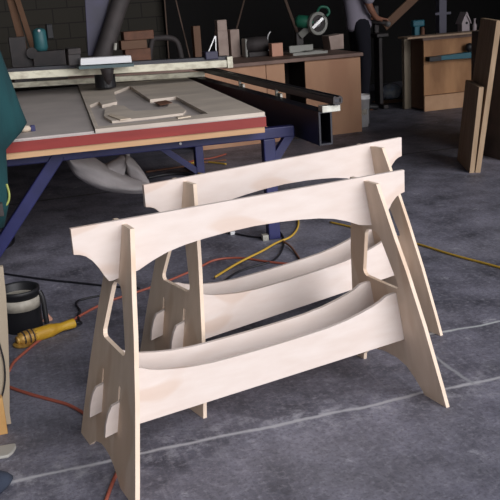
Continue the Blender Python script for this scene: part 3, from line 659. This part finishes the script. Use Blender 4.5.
one('tool_blade', M['teal'], lambda b: hexa(b, [(.0, -.03, -.026), (L_, -.07, -.04), (L_, .058, -.04), (0, .05, -.026), (0, -.03, .016), (L_, -.07, .04), (L_, .058, .04), (0, .05, .016)]), tk, bev=.004)
one('tool_tip', M['black'], lambda b: box(b, -.03, .12, -.0445, .0515, -.034, .019), tk, bev=.003)
one('tool_knob', M['black'], lambda b: lathe(b, [(.04, -.04), (.05, 0), (.04, .04)], (q.x-p.x-.0, -.02, .085), 18, (0, 1, 0)), tk, True)
pa = aty(443, 33, 7.4); tag(one('grey_post', M['grey_post'], lambda b: (box(b, pa.x-.05, pa.x+.05, 7.4, 7.5, 0, 2.2), box(b, pa.x-.11, pa.x+.11, 7.395, 7.41, 1.02, 1.05))), 'tall grey upright post behind the brown cabinet', 'post')

# ---- on the floor between the counter and the cabinet
wp = at(364, 128, 0); WB = empty('white_bucket', (3.11, 5.84, 0)); tag(WB, 'white plastic bucket on the floor at the counter end', 'bucket')
hb = .335
one('bucket_wall', M['white_bucket'], lambda b: lathe(b, [(.075, 0), (.095, hb*.86), (.1, hb*.86), (.1, hb*.9), (.096, hb*.92), (.098, hb), (.09, hb), (.085, .03), (.001, .03)], (0, 0, 0), 28), WB, True)
one('bucket_label', M['tape'], lambda b: [b.faces.new([b.verts.new((r_*math.cos(t_), r_*math.sin(t_), z_)) for r_, t_, z_ in ((.0835, t0, .09), (.0835, t1, .09), (.0905, t1, .19), (.0905, t0, .19))]) for t0, t1 in [(-2.4+.15*i, -2.25+.15*i) for i in range(8)]], WB)
bp2 = at(394, 99, 0)
def bagm(b):
    n = 24; rings = []
    for r, z in ((.08, 0), (.12, .02), (.13, .07), (.12, .13), (.085, .17), (.03, .19)):
        rings.append([b.verts.new((bp2.x + r*math.cos(t)*(1+.1*math.sin(5*t+z*30)), bp2.y + .08 + .8*r*math.sin(t)*(1+.1*math.cos(4*t)), z)) for t in [2*math.pi*k/n for k in range(n)]])
    for a, c in zip(rings, rings[1:]):
        for k in range(n): b.faces.new((a[k], a[(k+1) % n], c[(k+1) % n], c[k]))
    b.faces.new(rings[0]); b.faces.new(rings[-1])
tag(one('plastic_bag', M['bag_blue'], bagm), 'crumpled bluish white plastic bag on the floor in the dark aisle', 'bag')
p, q = at(373, 103, .02), at(404, 100, .02); tag(one('floor_batten', M['cab_side'], lambda b: bar(b, p, q, .05, .04)), 'wooden batten lying on the floor in front of the plastic bag', 'batten')
dd = at(452, 100, 0)

# ---- planks leaning at the right
ev = Vector((-.3779, -.9258, 0)); nv = Vector((.9258, -.3779, 0))
def plank(b0, b1, t0, t1, th):                      # face quad b0 (far bottom), b1 (near bottom), t1, t0; thick along nv
    def f(b):
        pts = [b0, b1, b1+nv*th, b0+nv*th, t0, t1, t1+nv*th, t0+nv*th]
        v = [b.verts.new(p) for p in pts]
        for fc, mi in (((0, 1, 2, 3), 1), ((4, 5, 6, 7), 1), ((0, 1, 5, 4), 0), ((1, 2, 6, 5), 1), ((2, 3, 7, 6), 0), ((3, 0, 4, 7), 1)):
            b.faces.new([v[i] for i in fc]).material_index = mi
    return f
V = Vector
b0 = at(457, 160, 0); b1 = at(469.5, 173, 0)
tag(one('plank', [M['plank_face'], M['plank_edge']], plank(b0, b1, b0+(nv*.1+V((0, 0, 1)))*.655, b1+(nv*.1+V((0, 0, 1)))*.655, .036)), 'short brown plank leaning against the tall one at the right', 'plank')
o1 = nv*.045
tag(one('plank', [M['plank_face'], M['plank_edge']], plank(b0+o1-ev*.04, b1+o1, b0+o1-ev*.04+(nv*.125+V((0, 0, 1)))*1.135, b1+o1+(nv*.125+V((0, 0, 1)))*1.135, .038)), 'tall brown plank with pale edge leaning at the right, behind the short one', 'plank')
# dark rack the planks lean on
RK = empty('storage_rack', (3.7, 3.65, 0)); tag(RK, 'dark storage rack at the right edge behind the leaning planks', 'rack')
cpart(RK, 'rack_panel', M['dark'], lambda b: box(b, 3.24, 3.28, 3.4, 3.9, 0, 1.02))
for zz in (.25, .6, .98): cpart(RK, 'shelf', M['dark'], lambda b: box(b, 3.28, 4.2, 3.4, 3.9, zz, zz+.03))
cpart(RK, 'rack_panel', M['dark'], lambda b: box(b, 4.2, 4.24, 3.4, 3.9, 0, 1.02))
cpart(RK, 'rack_back', M['dark'], lambda b: box(b, 3.28, 4.2, 3.48, 3.5, 0, 1.02))

# ------------------------------------------------------------------ person at work in the dark bay, side on
def skin(name, verts, edges, radii, mt, parent, lvl=2, rootv=0):
    me = bpy.data.meshes.new(name); me.from_pydata(verts, edges, []); me.materials.append(mt)
    o = bpy.data.objects.new(name, me); COL.objects.link(o); o.parent = parent
    o.modifiers.new('skin', 'SKIN').use_smooth_shade = True
    for i, r in enumerate(radii):
        sv = me.skin_vertices[0].data[i]; sv.radius = r if isinstance(r, tuple) else (r, r); sv.use_root = (i == rootv)
    s = o.modifiers.new('sub', 'SUBSURF'); s.levels = lvl; s.render_levels = lvl
    return o
PR = empty('person', (3.655, 7.0, 0)); tag(PR, 'person in grey shirt and dark blue trousers working in the dark bay', 'person')
# joints; the person faces +x
vs = [(0, 0, .95), (-.02, 0, 1.16), (-.03, 0, 1.34), (-.02, 0, 1.46), (-.005, 0, 1.54), (.015, 0, 1.62), (.03, 0, 1.70), (.02, 0, 1.77)]
es = [(i, i+1) for i in range(7)]; rs = [(.09, .11), (.085, .11), (.10, .14), (.07, .10), (.05, .05), (.075, .065), (.09, .075), (.05, .05)]
for s in (-1, 1):
    k = len(vs)
    vs += [(.0, s*.09, .90), (.02, s*.10, .5), (-.02, s*.10, .10), (.03, s*.11, .04), (.12, s*.12, .03)]
    rs += [.085, .058, .042, .045, .035]; es += [(0, k), (k, k+1), (k+1, k+2), (k+2, k+3), (k+3, k+4)]
    k = len(vs)
    vs += [(-.02, s*.19, 1.42), (.04, s*.22, 1.18), (.15, s*.16, 1.06), (.2, s*.14, 1.05)]
    rs += [.055, .042, .032, .03]; es += [(3, k), (k, k+1), (k+1, k+2), (k+2, k+3)]
    for j, (dy, ln_) in enumerate(((-.03, .075), (-.01, .085), (.01, .08), (.03, .062))):
        q0 = len(vs); vs += [(.24, s*.14+dy, 1.05), (.24+ln_*.5, s*.14+dy, 1.045), (.24+ln_*.7, s*.14+dy, 1.015)]; rs += [.011, .009, .008]; es += [(k+3, q0), (q0, q0+1), (q0+1, q0+2)]
    q0 = len(vs); vs += [(.22, s*.14-s*.04, 1.035), (.26, s*.14-s*.055, 1.02)]; rs += [.011, .009]; es += [(k+3, q0), (q0, q0+1)]
skin('body', vs, es, rs, M['skin'], PR)
skin('shirt', [(-.0, 0, .90), (-.005, 0, 1.03), (-.025, 0, 1.18), (-.035, 0, 1.34), (-.02, 0, 1.45), (-.02, -.2, 1.42), (.05, -.225, 1.22), (-.02, .2, 1.42), (.05, .225, 1.22)],
     [(0, 1), (1, 2), (2, 3), (3, 4), (4, 5), (5, 6), (4, 7), (7, 8)], [(.14, .18), (.125, .165), (.12, .16), (.13, .18), (.085, .12), .075, .066, .075, .066], M['grey_shirt'], PR)
tv = [(0, 0, .98), (-.01, 0, 1.14)]; te = [(0, 1)]; tr = [(.12, .14), (.1, .12)]
for s in (-1, 1):
    k = len(tv); tv += [(0, s*.09, .88), (.02, s*.1, .5), (-.02, s*.1, .1)]; tr += [.1, .075, .065]; te += [(0, k), (k, k+1), (k+1, k+2)]
skin('trousers', tv, te, tr, M['jeans'], PR)
one('hair', M['hair'], lambda b: bmesh.ops.create_uvsphere(b, u_segments=20, v_segments=12, radius=.098, matrix=Matrix.Translation((.005, 0, 1.745))), PR, True)
for s in (-1, 1): one('shoe', M['black'], lambda b: tube(b, [(-.05, s*.11, .045), (.05, s*.115, .045), (.12, s*.12, .036), (.15, s*.12, .034)], lambda t: .05-.012*t, 12, 4, .85), PR, True)
# the machine the person works at
MC = empty('drill_machine', (3.885, 7.0, 0)); tag(MC, 'dark machine with a bright spindle in front of the person', 'machine')
p, q = aty(371, 21.5, 7.0), aty(386, 23, 7.0)
one('machine_stand', M['dark'], lambda b: (box(b, -.01, .06, -.16, .2, 0, .05), box(b, -.005, .045, -.05, .1, .05, .84)), MC, bev=.01)
one('machine_table', M['dark'], lambda b: box(b, -.05, .1, -.1, .16, .84, .88), MC, bev=.006)
one('spindle_bar', M['hose'], lambda b: tube(b, [local(MC, p), local(MC, q)], .022, 12, 0), MC)
one('spindle_chuck', M['steel'], lambda b: lathe(b, [(.02, 0), (.036, .01), (.03, .05)], local(MC, q), 16, (1, 0, -.5)), MC)
one('machine_column', M['dark'], lambda b: box(b, -.0, .06, .06, .12, .88, 1.2), MC, bev=.01)
p, q = aty(384, 27, 7.12), aty(408, 4, 7.12); d_ = (q-p).normalized()
one('diagonal_plank', M['cab_side'], lambda b: bar(b, local(MC, p), local(MC, q + d_*.35), .03, .1, (0, 1, 0)), MC)  # a diagonal plank, grouped with the machine for support
# ------------------------------------------------------------------ light: overcast daylight through the open front of the shop
w = bpy.data.worlds.new('overcast_sky'); S.world = w; w.use_nodes = True
nt = w.node_tree; bg = nt.nodes['Background']
bg.inputs['Color'].default_value = (.90, .93, 1, 1); bg.inputs['Strength'].default_value = .68
sd = bpy.data.lights.new('veiled_sun', 'SUN'); sd.energy = 3.75; sd.angle = math.radians(60); sd.color = (1, .975, .985)
so = bpy.data.objects.new('veiled_sun', sd); COL.objects.link(so)
so.rotation_euler = Vector((-.42, .86, -.36)).to_track_quat('-Z', 'Y').to_euler(); so.location = (4, -8, 5)
S.view_settings.view_transform = 'Standard'; S.view_settings.look = 'None'; S.view_settings.exposure = 0; S.view_settings.gamma = 1
S.view_settings.use_curve_mapping = False
S.cycles.use_denoising = True
S.cycles.max_bounces = 6
